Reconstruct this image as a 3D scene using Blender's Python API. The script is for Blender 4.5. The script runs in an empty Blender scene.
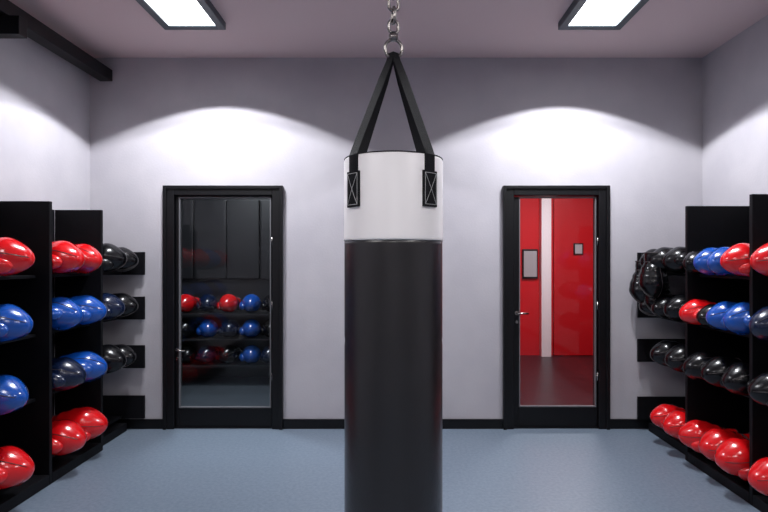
import bpy, bmesh, math, random
from mathutils import Vector, Matrix
random.seed(4)
S = bpy.context.scene
S.view_settings.view_transform = 'Standard'
S.view_settings.look = 'None'
S.view_settings.exposure = 0.0

# ------------------------------------------------------------ materials
def mat(name, col, rough=0.5, spec=0.5, metal=0.0, coat=0.0, emit=None, es=0.0,
        bump=0.0, bscale=50, col2=None, cscale=8, detail=4, croll=0.12):
    m = bpy.data.materials.new(name); m.use_nodes = True
    nt = m.node_tree; b = nt.nodes['Principled BSDF']
    b.inputs['Base Color'].default_value = (*col, 1)
    b.inputs['Roughness'].default_value = rough
    b.inputs['Specular IOR Level'].default_value = spec
    b.inputs['Metallic'].default_value = metal
    b.inputs['Coat Weight'].default_value = coat
    b.inputs['Coat Roughness'].default_value = croll
    if emit:
        b.inputs['Emission Color'].default_value = (*emit, 1)
        b.inputs['Emission Strength'].default_value = es
    if bump or col2:
        tc = nt.nodes.new('ShaderNodeTexCoord')
    if bump:
        n = nt.nodes.new('ShaderNodeTexNoise'); n.inputs['Scale'].default_value = bscale
        n.inputs['Detail'].default_value = detail
        bp = nt.nodes.new('ShaderNodeBump'); bp.inputs['Strength'].default_value = bump
        bp.inputs['Distance'].default_value = 0.01
        nt.links.new(tc.outputs['Object'], n.inputs['Vector'])
        nt.links.new(n.outputs['Fac'], bp.inputs['Height'])
        nt.links.new(bp.outputs['Normal'], b.inputs['Normal'])
    if col2:
        n2 = nt.nodes.new('ShaderNodeTexNoise'); n2.inputs['Scale'].default_value = cscale
        n2.inputs['Detail'].default_value = 6
        r = nt.nodes.new('ShaderNodeValToRGB')
        r.color_ramp.elements[0].position = 0.35; r.color_ramp.elements[1].position = 0.65
        r.color_ramp.elements[0].color = (*col, 1); r.color_ramp.elements[1].color = (*col2, 1)
        nt.links.new(tc.outputs['Object'], n2.inputs['Vector'])
        nt.links.new(n2.outputs['Fac'], r.inputs['Fac'])
        nt.links.new(r.outputs['Color'], b.inputs['Base Color'])
    return m

M_wall = mat('wall_paint', (0.425,0.405,0.44), 0.75, 0.3, bump=0.12, bscale=60, col2=(0.465,0.445,0.475), cscale=3)
M_ceil = mat('ceiling_paint', (0.66,0.53,0.53), 0.85, 0.2, bump=0.08, bscale=50)
M_floor = mat('floor_rubber', (0.14,0.18,0.235), 0.42, 0.45, bump=0.12, bscale=120, col2=(0.18,0.225,0.285), cscale=45)
M_blk = mat('black_paint', (0.003,0.003,0.004), 0.4, 0.3)
M_rack = mat('rack_black_laminate', (0.0035,0.0035,0.005), 0.55, 0.18, bump=0.1, bscale=40)
M_leather = mat('bag_black_leather', (0.010,0.009,0.010), 0.40, 0.6, coat=0.5, bump=0.5, bscale=9, detail=7, croll=0.25)
M_white = mat('bag_white_vinyl', (0.95,0.93,0.94), 0.4, 0.5, bump=0.12, bscale=12)
M_web = mat('webbing_black', (0.006,0.006,0.008), 0.75, 0.25, bump=0.4, bscale=300)
M_stitch = mat('stitch_thread', (0.6,0.6,0.6), 0.8)
M_steel = mat('chain_steel', (0.30,0.28,0.27), 0.25, 0.5, metal=1.0)
M_red = mat('leather_red', (0.66,0.005,0.008), 0.22, 0.5, coat=0.7, bump=0.15, bscale=18)
M_blue = mat('leather_blue', (0.005,0.070,0.36), 0.22, 0.5, coat=0.7, bump=0.15, bscale=18)
M_navy = mat('leather_navy', (0.004,0.010,0.035), 0.25, 0.4, coat=0.4, bump=0.15, bscale=18)
M_black = mat('leather_black', (0.003,0.003,0.004), 0.25, 0.3, coat=0.2, bump=0.15, bscale=18)
M_seam = mat('leather_piping', (0.012,0.004,0.006), 0.5)
M_cap = mat('lace_white', (0.6,0.6,0.62), 0.4)
M_redwall = mat('red_paint', (0.64,0.008,0.015), 0.6, 0.3, bump=0.05, bscale=40)
M_reddoor = mat('red_door_paint', (0.50,0.005,0.010), 0.5, 0.3)
M_dfloor = mat('dark_wood_floor', (0.018,0.007,0.010), 0.35, 0.35, col2=(0.035,0.013,0.017), cscale=6)
M_dwall = mat('dark_wall_paint', (0.02,0.02,0.023), 0.7, 0.3)
M_locker = mat('dark_locker', (0.009,0.009,0.011), 0.4, 0.5)
M_grey = mat('grey_trim', (0.12,0.12,0.13), 0.5)
M_sheet = mat('notice_paper', (0.4,0.4,0.42), 0.5)
M_whitep = mat('white_paint', (0.9,0.87,0.9), 0.5)
M_panel = mat('light_diffuser', (0.9,0.9,0.9), 0.5, emit=(0.93,0.97,1.0), es=6.0)
M_fill = mat('fill_panel_rear', (0.9,0.9,0.9), 0.5, emit=(1.0,0.97,0.97), es=18.0)  # glow for the unseen fill panels, added as front light
M_housing = mat('light_housing', (0.03,0.045,0.06), 0.4)
M_glass = bpy.data.materials.new('door_glass'); M_glass.use_nodes = True
nt = M_glass.node_tree; nt.nodes.clear()
o = nt.nodes.new('ShaderNodeOutputMaterial'); mx = nt.nodes.new('ShaderNodeMixShader')
t = nt.nodes.new('ShaderNodeBsdfTransparent'); t.inputs[0].default_value = (0.93,0.95,0.96,1)
g = nt.nodes.new('ShaderNodeBsdfGlossy'); g.inputs['Roughness'].default_value = 0.02
mx.inputs[0].default_value = 0.02
nt.links.new(t.outputs[0], mx.inputs[1]); nt.links.new(g.outputs[0], mx.inputs[2]); nt.links.new(mx.outputs[0], o.inputs[0])

# ------------------------------------------------------------ helpers
def add(me, name, parent=None):
    ob = bpy.data.objects.new(name, me); S.collection.objects.link(ob)
    if parent: ob.parent = parent
    return ob
def empty(name, loc=(0,0,0)):
    e = bpy.data.objects.new(name, None); e.empty_display_size = 0.1
    S.collection.objects.link(e); return e
def boxes(name, lst, m, parent=None, bevel=0.0):
    bm = bmesh.new()
    for (x0,x1,y0,y1,z0,z1) in lst:
        r = bmesh.ops.create_cube(bm, size=1)
        for v in r['verts']:
            v.co = Vector(((x0+x1)/2+v.co.x*(x1-x0), (y0+y1)/2+v.co.y*(y1-y0), (z0+z1)/2+v.co.z*(z1-z0)))
    if bevel: bmesh.ops.bevel(bm, geom=bm.edges[:], offset=bevel, segments=2, affect='EDGES', profile=0.6)
    me = bpy.data.meshes.new(name); bm.to_mesh(me); bm.free()
    me.materials.append(m); return add(me, name, parent)
def box(name, x0,x1,y0,y1,z0,z1, m, parent=None, bevel=0.0):
    return boxes(name, [(x0,x1,y0,y1,z0,z1)], m, parent, bevel)
def smooth(ob):
    for p in ob.data.polygons: p.use_smooth = True
def lathe(name, prof, m, c, seg=96, parent=None):
    bm = bmesh.new(); rings = []
    for r,z in prof:
        rings.append([bm.verts.new((c[0]+r*math.cos(2*math.pi*i/seg), c[1]+r*math.sin(2*math.pi*i/seg), z)) for i in range(seg)])
    for a,b in zip(rings, rings[1:]):
        for i in range(seg):
            bm.faces.new((a[i],a[(i+1)%seg],b[(i+1)%seg],b[i]))
    bm.faces.new(rings[0][::-1]); bm.faces.new(rings[-1])
    bmesh.ops.recalc_face_normals(bm, faces=bm.faces[:])
    me = bpy.data.meshes.new(name); bm.to_mesh(me); bm.free(); me.materials.append(m)
    ob = add(me, name, parent); smooth(ob)
    return ob
def tube(bm, pts, r, seg=8, closed=False, mi=0):
    n = len(pts); rings = []; prev=None
    for i,p in enumerate(pts):
        if closed: d = pts[(i+1)%n]-pts[i-1]
        else: d = pts[min(i+1,n-1)]-pts[max(i-1,0)]
        d.normalize()
        up = Vector((0,0,1)) if abs(d.z)<0.9 else Vector((0,1,0))
        if i:
            u = prev - d*prev.dot(d)
            if u.length<1e-4: u = d.cross(up)
        else: u = d.cross(up)
        u.normalize(); prev = u; w = d.cross(u)
        rings.append([bm.verts.new(p+r*(math.cos(2*math.pi*k/seg)*u+math.sin(2*math.pi*k/seg)*w)) for k in range(seg)])
    rng = range(n) if closed else range(n-1)
    for i in rng:
        a=rings[i]; b=rings[(i+1)%n]
        off = 0
        if closed and i==n-1:
            off = min(range(seg), key=lambda k:(a[0].co-b[k].co).length)
        for k in range(seg):
            f=bm.faces.new((a[k],a[(k+1)%seg],b[(k+1+off)%seg],b[(k+off)%seg])); f.material_index=mi; f.smooth=True
    if not closed:
        bm.faces.new(rings[0][::-1]).material_index=mi; bm.faces.new(rings[-1]).material_index=mi
def finish(bm, name, mats, parent=None):
    bmesh.ops.recalc_face_normals(bm, faces=bm.faces[:])
    me = bpy.data.meshes.new(name); bm.to_mesh(me); bm.free()
    for m in mats: me.materials.append(m)
    return add(me, name, parent)

# ------------------------------------------------------------ camera
H = 1.49; F = 550.0; D = F/113.0
cam = bpy.data.cameras.new('camera'); co = bpy.data.objects.new('camera', cam); S.collection.objects.link(co)
co.location = (0,0,H); co.rotation_euler = (math.pi/2,0,0)
cam.sensor_width = 36; cam.lens = F/768*36
cam.shift_x = -10/768; cam.shift_y = 4/768; cam.clip_start = 0.05
S.camera = co

# ------------------------------------------------------------ room shell
XL, XR, CH, YB = -2.69, 2.73, 3.28, -2.5
T = 0.12
def X(px, s=113.0): return (px-394)/s
def Z(py, s=113.0): return H+(260-py)/s
d1 = (X(168.5), X(279.5), Z(190)); d2 = (X(506.5), X(604.5), Z(190))
box('floor', XL-T, XR+T, YB-T, D, -0.1, 0, M_floor)
box('ceiling', XL-T, XR+T, YB-T, D+T, CH, CH+0.1, M_ceil)
box('wall_left', XL-T, XL, YB, D, 0, CH, M_wall)
box('wall_right', XR, XR+T, YB, D, 0, CH, M_wall)
box('wall_front', XL-T, XR+T, YB-T, YB, 0, CH, M_wall)
boxes('wall_back', [(XL-T,d1[0],D,D+T,0,CH),(d1[0],d1[1],D,D+T,d1[2],CH),(d1[1],d2[0],D,D+T,0,CH),
                    (d2[0],d2[1],D,D+T,d2[2],CH),(d2[1],XR+T,D,D+T,0,CH)], M_wall)
boxes('baseboard_back', [(XL,d1[0]-0.035,D-0.018,D,0,0.085),(d1[1]+0.035,d2[0]-0.035,D-0.018,D,0,0.085),(d2[1]+0.035,XR,D-0.018,D,0,0.085)], M_blk, bevel=0.003)
box('baseboard_left', XL, XL+0.018, YB, D-0.02, 0, 0.085, M_blk, bevel=0.003)
box('baseboard_right', XR-0.018, XR, YB, D-0.02, 0, 0.085, M_blk, bevel=0.003)

# ------------------------------------------------------------ doors
def door(name, x0, x1, zt, gx0, gx1, gz0, gz1, handle_left):
    e = empty(name)
    fw = 0.06
    yf = D-0.03
    boxes('frame', [(x0-0.02,x0+fw,yf,D+T,0,zt+0.02),(x1-fw,x1+0.02,yf,D+T,0,zt+0.02),(x0+fw,x1-fw,yf,D+T,zt-fw+0.01,zt+0.02)], M_blk, e, bevel=0.006)
    boxes('architrave_bead', [(x0-0.035,x0-0.005,yf-0.015,D-0.001,0,zt+0.035),(x1+0.005,x1+0.035,yf-0.015,D-0.001,0,zt+0.035),(x0-0.005,x1+0.005,yf-0.015,D-0.001,zt+0.005,zt+0.035)], M_blk, e, bevel=0.004)
    a=x0+fw+0.004; b=x1-fw-0.004; top=zt-fw; yl=D+0.005
    boxes('leaf', [(a,gx0,yl,yl+0.045,0.01,top),(gx1,b,yl,yl+0.045,0.01,top),(gx0,gx1,yl,yl+0.045,0.01,gz0),(gx0,gx1,yl,yl+0.045,gz1,top)], M_blk, e, bevel=0.003)
    w=0.010
    boxes('glazing_bead', [(gx0,gx0+w,yl-0.008,yl+0.02,gz0,gz1),(gx1-w,gx1,yl-0.008,yl+0.02,gz0,gz1),(gx0+w,gx1-w,yl-0.008,yl+0.02,gz0,gz0+w),(gx0+w,gx1-w,yl-0.008,yl+0.02,gz1-w,gz1)], M_grey, e)
    box('glass', gx0+0.002, gx1-0.002, yl+0.02, yl+0.026, gz0, gz1, M_glass, e)
    box('threshold', x0+fw, x1-fw, D-0.005, D+T, 0.0, 0.012, M_blk, e)
    hx = gx0-0.018
    bm = bmesh.new()
    hz = Z(350) if handle_left else Z(313)
    tube(bm, [Vector((hx,yl,hz)),Vector((hx,yl-0.05,hz)),Vector((hx+0.012,yl-0.058,hz)),Vector((hx+0.09,yl-0.058,hz))], 0.008)
    tube(bm, [Vector((hx,yl+0.002,hz)),Vector((hx,yl-0.008,hz))], 0.02, 16)
    tube(bm, [Vector((hx,yl+0.002,hz-0.08)),Vector((hx,yl-0.006,hz-0.08))], 0.014, 16)
    finish(bm,'handle',[M_steel],e)
    bm = bmesh.new()
    for hz in (0.42, 1.05, 1.62):
        tube(bm, [Vector((b,yl-0.008,hz)),Vector((b,yl-0.008,hz+0.07))], 0.009)
    finish(bm,'hinges',[M_steel],e)
    return e
door('door_1', *d1, X(179), X(271), Z(408), Z(197), True)
door('door_2', *d2, X(519), X(596), Z(407), Z(197), False)

# ------------------------------------------------------------ boxing gloves
def hermite(tab, x):
    for (a,b) in zip(tab, tab[1:]):
        if a[0] <= x <= b[0]:
            t=(x-a[0])/(b[0]-a[0]); t=t*t*(3-2*t)
            return [p+(q-p)*t for p,q in zip(a[1:],b[1:])]
    return list(tab[-1][1:])
def glove_mesh(name, main, trim):
    """fist towards +X, cuff towards -X, palm down, thumb on -Y side"""
    bm = bmesh.new()
    tab = [(-0.19,.066,.058,.0,0),(-0.15,.070,.060,.0,0),(-0.115,.066,.058,.0,0),(-0.06,.090,.085,.0,.0),(0.01,.106,.106,.0,.004),(0.06,.112,.113,-.002,.006),(0.18,.096,.094,-.012,.004)]
    NS = 40
    rings=[]
    def body(x, th, off=0):
        if x < 0.05: ay,az,cz,cy = hermite(tab, x)
        else:
            k = math.sqrt(max(0,1-((x-0.05)/0.13)**2)); k = k**0.9
            ay,az,cz,cy = hermite(tab, min(x,0.18)); ay*=k; az*=k
        c,s = math.cos(th), math.sin(th)
        dent = 0.0
        if x>0.0: dent = 0.10*math.exp(-((math.sin((th+math.pi/2)/2))/0.16)**2)*min(1,x/0.05)
        r = 1-dent
        return Vector((x+ (off*0.3 if x>0.14 else 0), cy+(ay*r+off)*c, cz+(az*r+off)*s))
    xs=[-0.19+ (0.24)*i/26 for i in range(27)]+[0.05+0.13*math.sin(math.pi/2*i/20) for i in range(1,20)]
    for x in xs: rings.append([bm.verts.new(body(x,2*math.pi*k/NS)) for k in range(NS)])
    tip = bm.verts.new((0.18,0.004,-0.012))
    inner=[bm.verts.new(body(-0.17,2*math.pi*k/NS,-0.012)) for k in range(NS)]
    for i,(a,b) in enumerate(zip(rings,rings[1:])):
        for k in range(NS):
            f=bm.faces.new((a[k],a[(k+1)%NS],b[(k+1)%NS],b[k])); f.smooth=True
            f.material_index = 1 if xs[i]<-0.115 else 0
    for k in range(NS):
        f=bm.faces.new((rings[-1][k],rings[-1][(k+1)%NS],tip)); f.smooth=True
        f=bm.faces.new((rings[0][k],inner[k],inner[(k+1)%NS],rings[0][(k+1)%NS])); f.material_index=2
    bm.faces.new(inner).material_index=2
    path=[(-0.075,-.060,-.012,.030),(-0.03,-.084,-.020,.042),(0.02,-.098,-.028,.048),(0.065,-.098,-.034,.044),(0.100,-.088,-.038,.030),(0.116,-.082,-.040,.010)]
    rr=[]
    for j in range(26):
        u=j/25*(len(path)-1); i=min(int(u),len(path)-2); t=u-i
        P=[Vector(path[max(0,min(len(path)-1,i+d))]) for d in (-1,0,1,2)]
        q=0.5*((2*P[1])+(P[2]-P[0])*t+(2*P[0]-5*P[1]+4*P[2]-P[3])*t*t+(3*P[1]-P[0]-3*P[2]+P[3])*t**3)
        rr.append(q)
    tr=[]
    for j,q in enumerate(rr):
        a=rr[max(0,j-1)]; b=rr[min(25,j+1)]
        d=Vector((b[0]-a[0],b[1]-a[1],b[2]-a[2])).normalized()
        w=d.cross(Vector((0,0,1))).normalized(); u=w.cross(d)
        c=Vector((q[0],q[1],q[2])); r=q[3]
        tr.append([bm.verts.new(c+r*0.85*math.cos(2*math.pi*k/20)*w+r*1.15*math.sin(2*math.pi*k/20)*u) for k in range(20)])
    for a,b in zip(tr,tr[1:]):
        for k in range(20): bm.faces.new((a[k],a[(k+1)%20],b[(k+1)%20],b[k])).smooth=True
    bm.faces.new(tr[0]); bm.faces.new(tr[-1]).smooth=True
    def ring(x,off=0.001): return [body(x,2*math.pi*k/36,off) for k in range(36)]
    tube(bm, ring(-0.115,0.002),0.004,6,True,2)
    tube(bm, ring(-0.188,0.0),0.005,6,True,2)
    for th in (math.radians(22), math.radians(158)):
        tube(bm,[body(x,th,0.0) for x in [-0.11+0.28*i/30 for i in range(31)]],0.0022,5,False,2)
    for i in range(4):
        x=-0.185+i*0.028
        for s in (1,-1):
            tube(bm,[body(x,-math.pi/2-0.35*s,0.003),body(x+0.014,-math.pi/2,0.005),body(x+0.028,-math.pi/2+0.35*s,0.003)],0.0028,5,False,3)
    bmesh.ops.recalc_face_normals(bm, faces=bm.faces[:])
    me=bpy.data.meshes.new(name); bm.to_mesh(me); bm.free()
    for m in (main,trim,M_seam,M_cap): me.materials.append(m)
    return me
G = [glove_mesh('glove_red',M_red,M_red), glove_mesh('glove_blue',M_blue,M_blue), glove_mesh('glove_navy',M_navy,M_black), glove_mesh('glove_black',M_black,M_black)]
R,B,N_,K = 0,1,2,3

def rack(name, sg, wall, front, shelfz, dividers, yfar, ynear, zh, plate):
    e = empty(name)
    def bx(xa,xb,*r):
        a,b = sg*xa, sg*xb
        return (min(a,b),max(a,b),*r)
    w = abs(wall)-0.02
    boxes('back_board', [bx(w-0.03,w, ynear,dividers[-1],0,zh)], M_rack, e, 0.003)
    boxes('divider_panels', [bx(front,w-0.03,y,y+0.03,0,zh) for y in dividers], M_rack, e, 0.003)
    sh=[]; ends=[]
    fx = front+0.09
    for z in shelfz:
        ys=[ynear]+[y for y in dividers]+[yfar]
        for i in range(len(ys)-1):
            a=ys[i]+(0.031 if i else 0); b=ys[i+1]-0.001
            sh.append(bx(fx,w-(0.031 if b<=dividers[-1] else 0),a,b,z-0.02,z))
        ends.append(bx(plate,w,yfar,yfar+0.022,z-0.03,z+0.17))
    boxes('shelf_boards', sh, M_rack, e, 0.003)
    boxes('end_brackets', ends, M_rack, e, 0.003)
    boxes('plinth', [bx(front+0.0,w-0.03,ynear,dividers[0]-0.002,0,0.07),bx(front+0.0,w-0.03,dividers[0]+0.032,dividers[1]-0.002,0,0.07),
                     bx(front+0.05,w,dividers[1]+0.032,yfar,0,0.07)], M_rack, e, 0.004)
    return e
shL = [1.39, 1.0, 0.575, 0.135]
rack('glove_rack', -1, XL, 2.28, shL, [3.64,4.28], 4.80, 2.4, 1.88, 2.18)
shR = [1.385, 1.015, 0.63, 0.125]
rack('glove_rack', 1, XR, 2.17, shR, [3.33,4.07], 4.80, 2.4, 1.89, 2.13)

def gloves(name, sg, x, shelves, rows, sc, lx=1.0):
    e=empty(name); n=0
    for z,row in zip(shelves, rows):
        for y,c,k in row:
            n+=1; k*=sc
            ob=add(G[c],'glove_%d'%n,e)
            yaw = (0 if sg<0 else math.pi)+random.uniform(-.25,.25)
            flip = (-1 if sg>0 else 1)
            roll = random.uniform(-.5,.35)*sg*-1
            ob.matrix_world = Matrix.Translation((sg*(x+random.uniform(-.015,.015)), y, z+0.112*k)) @ Matrix.Rotation(yaw,4,'Z') @ Matrix.Rotation(roll,4,'X') @ Matrix.Diagonal((k*lx,k*flip,k,1))
    return e
gloves('boxing_gloves', -1, 2.38, shL, [
  [(2.65,R,1),(2.95,B,1),(3.27,R,1.0),(3.83,R,1),(4.09,R,.95),(4.43,K,1),(4.66,K,.9)],
  [(2.65,B,1),(2.95,K,1),(3.25,B,.98),(3.83,B,1),(4.10,B,.97),(4.43,N_,.95),(4.66,K,.9)],
  [(2.65,B,1),(2.95,R,1),(3.25,B,1),(3.83,N_,1),(4.10,B,1),(4.43,K,1),(4.66,K,.85)],
  [(2.65,R,1),(2.95,R,1),(3.25,R,1.05),(3.83,R,1.03),(4.12,R,1.05)]], 1.06, 1.15)
gloves('boxing_gloves', 1, 2.25, shR, [
  [(2.9,B,1),(3.17,R,1),(3.46,R,1),(3.64,B,.92),(3.80,B,.92),(3.97,K,.85),(4.22,K,1),(4.43,K,1),(4.64,K,.95)],
  [(2.9,K,1),(3.17,N_,1),(3.46,B,1),(3.64,B,.95),(3.80,K,.8),(3.96,R,.92),(4.22,K,1),(4.43,K,.9),(4.64,K,.9)],
  [(2.9,K,1),(3.17,K,1),(3.49,K,1),(3.70,K,1),(3.90,K,1),(4.22,K,1),(4.43,K,1)],
  [(2.9,R,1),(3.17,R,1.05),(3.49,R,1.1),(3.72,R,1.06),(3.94,R,1),(4.21,R,1),(4.43,R,.95)]], 0.95, 1.08)

hg=empty('hanging_boxing_gloves')
for i,(gx,gy,gz,rz) in enumerate(((2.13,4.70,1.29,2.2),(2.19,4.56,1.21,2.9),(2.10,4.46,1.36,-2.6))):
    ob=add(G[K],'glove_%d'%(i+1),hg)
    ob.matrix_world=Matrix.Translation((gx,gy,gz))@Matrix.Rotation(rz,4,'Z')@Matrix.Rotation(math.pi/2,4,'Y')@Matrix.Diagonal((1.0,1.0,1.0,1))
bm=bmesh.new()
for (gx,gy,gz) in ((2.13,4.70,1.47),(2.19,4.56,1.39),(2.10,4.46,1.54)):
    tube(bm,[Vector((gx,gy,gz)),Vector((2.145,4.76,max(gz,1.54)+0.01)),Vector((2.16,4.795,1.535))],0.005,6)
finish(bm,'cords',[M_web],hg)

# ------------------------------------------------------------ punching bag
bag = empty('punching_bag')
by = 2.14; bx_ = -0.002; Rb = 0.19
zt = H+(260-155)/270.0; zw = H+(260-238)/283.0; zb = 0.43
prof=[(0.001,zb),(Rb-0.03,zb),(Rb-0.008,zb+0.01),(Rb,zb+0.03)]
nz=60
for i in range(nz+1):
    z=zb+0.03+(zw-zb-0.03)*i/nz
    r=Rb
    for g in (0.78,1.18):
        r-=0.0018*math.exp(-((z-g)/0.006)**2)
    prof.append((r,z))
lathe('body_black', prof, M_leather, (bx_,by), parent=bag)
lathe('collar_white', [(0.05,zw-0.005),(Rb+0.002,zw-0.005),(Rb+0.0035,zw),(Rb+0.002,zw+0.006),(Rb+0.002,zt-0.012),(Rb-0.002,zt-0.003),(Rb-0.01,zt),(0.001,zt)], M_white, (bx_,by), parent=bag)
bm=bmesh.new()
def circ(r,z,n=96): return [Vector((bx_+r*math.cos(2*math.pi*k/n), by+r*math.sin(2*math.pi*k/n), z)) for k in range(n)]
tube(bm,circ(Rb-0.001,zt-0.002),0.0022,6,True)
finish(bm,'rim_piping',[M_web],bag)
bm=bmesh.new()
tube(bm,[Vector((bx_,by+Rb+0.001,zb+0.03)),Vector((bx_,by+Rb+0.001,zt-0.02))],0.004,6)
finish(bm,'back_zip',[M_web],bag)
zr = H+(260-58)/257.0
bm=bmesh.new(); bs=bmesh.new()
for a in (math.radians(-49),math.radians(43),math.radians(-131),math.radians(137)):
    nrm=Vector((math.sin(a),-math.cos(a),0)); tg=Vector((math.cos(a),math.sin(a),0))
    def pt(r,z): return Vector((bx_,by,0))+nrm*r+Vector((0,0,z))
    path=[(pt(0.012,zr+0.018),0.6),(pt(0.018,zr-0.01),0.8),(pt(0.05,zr-0.08),1),(pt(Rb-0.006,zt+0.02),1),(pt(Rb+0.0065,zt-0.004),1),(pt(Rb+0.007,zt-0.05),1),(pt(Rb+0.0065,zt-0.19),1)]
    hw=0.024; th=0.003
    nw=5
    secs=[]
    for i,(p,k) in enumerate(path):
        d=(path[min(i+1,len(path)-1)][0]-path[max(i-1,0)][0]).normalized()
        n=tg.cross(d).normalized()
        if n.dot(nrm)<0: n=-n
        ring=[]
        onbag = i>=4
        for side in (1,-1):
            js=range(nw) if side==1 else range(nw-1,-1,-1)
            for j in js:
                t=-hw*k+2*hw*k*j/(nw-1)
                if onbag:
                    rr=Rb+0.0035+(0.004 if side==1 else -0.002); aa=a+t/rr
                    q=Vector((bx_+rr*math.sin(aa),by-rr*math.cos(aa),p.z))
                else: q=p+tg*t+n*th*side*0.7
                ring.append(bm.verts.new(q))
        secs.append(ring)
    for s0,s1 in zip(secs,secs[1:]):
        L=len(s0)
        for j in range(L): bm.faces.new((s0[j],s0[(j+1)%L],s1[(j+1)%L],s1[j]))
    bm.faces.new(secs[0]); bm.faces.new(secs[-1][::-1])
    pz0,pz1=zt-0.195,zt-0.065; pw=0.034
    grid=[]
    for rr in (Rb+0.011,Rb+0.001):
        g=[]
        for zz in (pz0,pz1):
            g.append([bm.verts.new((bx_+rr*math.sin(a+u/rr),by-rr*math.cos(a+u/rr),zz)) for u in [-pw+2*pw*j/8 for j in range(9)]])
        grid.append(g)
    for g in grid:
        for j in range(8): bm.faces.new((g[0][j],g[0][j+1],g[1][j+1],g[1][j]))
    for zi in (0,1):
        for j in range(8): bm.faces.new((grid[0][zi][j],grid[0][zi][j+1],grid[1][zi][j+1],grid[1][zi][j]))
    for j in (0,8): bm.faces.new((grid[0][0][j],grid[0][1][j],grid[1][1][j],grid[1][0][j]))
    def sp(u,z):
        rr=Rb+0.0115; return Vector((bx_+rr*math.sin(a+u/rr),by-rr*math.cos(a+u/rr),z))
    u=pw-0.005; z0=pz0+0.008; z1=pz1-0.008
    for A_,B_ in (((-u,z0),(u,z1)),((-u,z1),(u,z0)),((-u,z0),(-u,z1)),((u,z0),(u,z1)),((-u,z0),(u,z0)),((-u,z1),(u,z1))):
        pts=[sp(A_[0]+(B_[0]-A_[0])*k/8, A_[1]+(B_[1]-A_[1])*k/8) for k in range(9)]
        tube(bs,pts,0.0009,5)
finish(bm,'straps',[M_web],bag); finish(bs,'strap_stitching',[M_stitch],bag)
bm=bmesh.new()
def link(bm, cz, hl, hw, wr, turn, cx=bx_, cy=by):
    pts=[]
    for k in range(28):
        t=2*math.pi*k/28; s,c=math.sin(t),math.cos(t)
        z = s*hw + (hl-hw)*(1 if s>1e-6 else -1 if s<-1e-6 else 0)
        x = c*hw
        pts.append(Vector((cx+x*math.cos(turn), cy+x*math.sin(turn), cz+z)))
    tube(bm, pts, wr, 10, True)
ringz = zr+0.035
link(bm, ringz, 0.036, 0.033, 0.0065, 0.15)
top = ringz+0.036
lathe('swivel', [(0.001,top-0.004),(0.014,top-0.004),(0.019,top+0.004),(0.019,top+0.018),(0.010,top+0.022),(0.010,top+0.03),(0.001,top+0.03)], M_steel,(bx_,by),seg=24,parent=bag)
link(bm, top+0.05, 0.026, 0.019, 0.006, 0.3)
cz = top+0.094; i=0
while cz < CH-0.06:
    link(bm, cz, 0.031, 0.019, 0.006, (0.25 if i%2 else 0.25+math.pi/2)); cz+=0.049; i+=1
link(bm, CH-0.035, 0.034, 0.02, 0.006, 0.2)
finish(bm,'chain',[M_steel],bag)
lathe('ceiling_mount', [(0.001,CH-0.03),(0.015,CH-0.03),(0.02,CH-0.012),(0.06,CH-0.01),(0.06,CH),(0.001,CH)], M_steel,(bx_,by),seg=32,parent=bag)

# ------------------------------------------------------------ ceiling lights and added fill panels
def spot(name, loc, en, ang, blend, col=(0.93,0.95,1), parent=None, size=0.03):
    l=bpy.data.lights.new(name,'SPOT'); l.energy=en; l.spot_size=math.radians(ang); l.spot_blend=blend; l.color=col; l.shadow_soft_size=size
    o=bpy.data.objects.new(name,l); S.collection.objects.link(o); o.location=loc
    if parent: o.parent=parent
    return o
def fixture(x0,x1,y0,y1,front,pm=None):
    e=empty('ceiling_or_fill_light'); w=0.055; z0=CH-0.055  # also builds the added fill panels
    boxes('housing',[(x0,x0+w,y0,y1,z0,CH),(x1-w,x1,y0,y1,z0,CH),(x0+w,x1-w,y0,y0+w,z0,CH),(x0+w,x1-w,y1-w,y1,z0,CH)],M_housing,e,0.003)
    box('diffuser',x0+w,x1-w,y0+w,y1-w,z0+0.012,z0+0.02,pm or M_panel,e)
    if front:
        # wall washer at the far end of the fixture, plus the general downlight
        spot('lamp_wall_wash',((x0+x1)/2,y1-0.02,z0-0.012),112,128,0.05,parent=e)
        spot('lamp_centre',((x0+x1)/2,y1-0.40,z0-0.012),105,134,0.10,parent=e)
    return e
fixture(X(165,132.5),X(226,132.5),3.15,4.15,True)
fixture(X(558,132.5),X(620,132.5),3.15,4.15,True)
fixture(-1.85,-1.25,0.0,1.3,False,M_fill); fixture(1.25,1.85,0.0,1.3,False,M_fill)  # out-of-view fill panels, added to brighten the bag and room
fixture(-0.3,0.3,-1.6,-0.4,False,M_fill)  # another added fill panel, behind the camera

# ------------------------------------------------------------ ceiling beam, left
bmn=empty('ceiling_beam')
box('beam', -2.60,-2.49,0.5,D,3.07,3.17,M_blk,bmn,0.004)
boxes('hangers',[(-2.57,-2.52,y,y+0.04,3.16,CH) for y in (1.2,2.6)],M_blk,bmn)
boxes('wall_arm',[(XL,-2.42,3.55,3.63,2.95,3.07)],M_blk,bmn,0.004)

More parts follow.
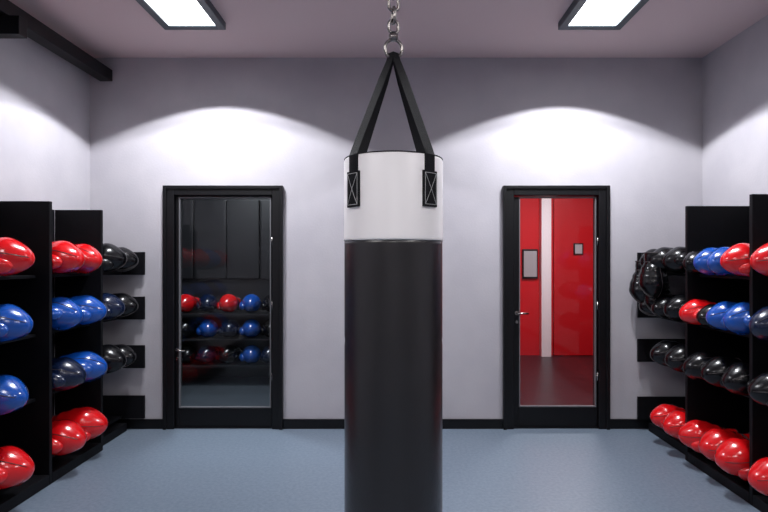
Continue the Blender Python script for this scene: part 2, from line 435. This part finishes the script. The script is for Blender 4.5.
# ------------------------------------------------------------ room behind left door
YA=D+T
box('floor_storage', -3.2, -0.3, YA, 7.3, -0.1, 0, mat('storage_floor',(0.05,0.06,0.072),0.4))
box('ceiling_storage', -3.2,-0.3,YA,7.3,3.0,3.1,M_dwall)
box('wall_storage_back', -3.2,-0.3,7.2,7.3,0,3.0,M_dwall)
box('wall_storage_left', -3.3,-3.2,YA,7.3,0,3.0,M_dwall)
box('wall_storage_right', -0.4,-0.3,YA,7.2,0,3.0,M_dwall)
lk=empty('storage_locker')
for i in range(4):
    x=-2.95+i*0.42
    box('door_panel_%d'%(i+1),x,x+0.40,6.97,7.02,1.25,2.25,M_locker,lk,0.012)
box('carcass',-2.97,-1.27,7.02,7.17,0,2.28,M_locker,lk)
sr=empty('storage_shelf')
boxes('shelf_boards',[(-2.9,-1.3,6.45,6.95,z-0.02,z) for z in (0.25,0.56,0.86)],M_locker,sr)
boxes('side_panels',[(-2.93,-2.9,6.45,6.95,0,1.15),(-1.3,-1.27,6.45,6.95,0,1.15)],M_locker,sr)
sg_=empty('stored_boxing_gloves')
cols=[[K,K,N_,K,B,N_],[N_,K,B,N_,B,K],[K,R,N_,R,B,K]]
n=0
for zi,z in enumerate((0.25,0.56,0.86)):
    for i in range(6):
        n+=1; ob=add(G[cols[zi][i]],'glove_%d'%n,sg_)
        ob.matrix_world=Matrix.Translation((-2.74+i*0.255,6.62,z+0.114))@Matrix.Rotation(-math.pi/2+random.uniform(-.3,.3),4,'Z')
def area(name,loc,size,en,col=(1,1,1),rot=(0,0,0)):
    l=bpy.data.lights.new(name,'AREA'); l.size=size; l.energy=en; l.color=col
    o=bpy.data.objects.new(name,l); S.collection.objects.link(o); o.location=loc; o.rotation_euler=rot
    return o
sl=empty('storage_fill_light'); box('housing',-2.1,-1.7,5.3,5.7,2.95,3.0,M_housing,sl)  # unseen lamp and housing, added to brighten the stored gloves
a_=area('lamp',(-1.9,5.5,2.93),0.35,48,(0.9,0.95,1)); a_.parent=sl

# ------------------------------------------------------------ red corridor behind right door
box('floor_corridor', 0.3, 4.2, YA, 8.7, -0.1, 0, M_dfloor)
box('ceiling_corridor', 0.3,4.2,YA,8.7,3.0,3.1,M_redwall)
box('wall_corridor_back', 0.3,4.2,8.6,8.7,0,3.0,M_redwall)
box('wall_corridor_left', 0.2,0.3,YA,8.7,0,3.0,M_redwall)
box('wall_corridor_right', 4.2,4.3,YA,8.7,0,3.0,M_redwall)
box('trim_corridor_column', 2.27,2.42,8.46,8.59,0,3.0,M_whitep,None,0.004)
rd=empty('corridor_door')
box('leaf',2.48,3.35,8.53,8.58,0.01,2.45,M_reddoor,rd,0.005)
boxes('notice_plate',[(2.78,2.93,8.51,8.53,1.57,1.75)],M_blk,rd)
boxes('notice_card',[(2.80,2.91,8.502,8.51,1.59,1.73)],M_sheet,rd)
pf=empty('framed_notice')
box('frame',2.0,2.24,8.56,8.59,1.2,1.66,M_blk,pf,0.004)
box('sheet',2.02,2.22,8.55,8.56,1.23,1.63,M_sheet,pf)
cl=empty('corridor_ceiling_light'); box('housing',2.0,2.6,6.5,7.1,2.94,3.0,M_housing,cl)
a_=area('lamp',(2.3,6.8,2.93),0.55,74,(1,0.95,0.95)); a_.parent=cl

# ------------------------------------------------------------ world
w=bpy.data.worlds.new('world'); S.world=w; w.use_nodes=True
w.node_tree.nodes['Background'].inputs[0].default_value=(0.6,0.65,0.8,1)
w.node_tree.nodes['Background'].inputs[1].default_value=0.3
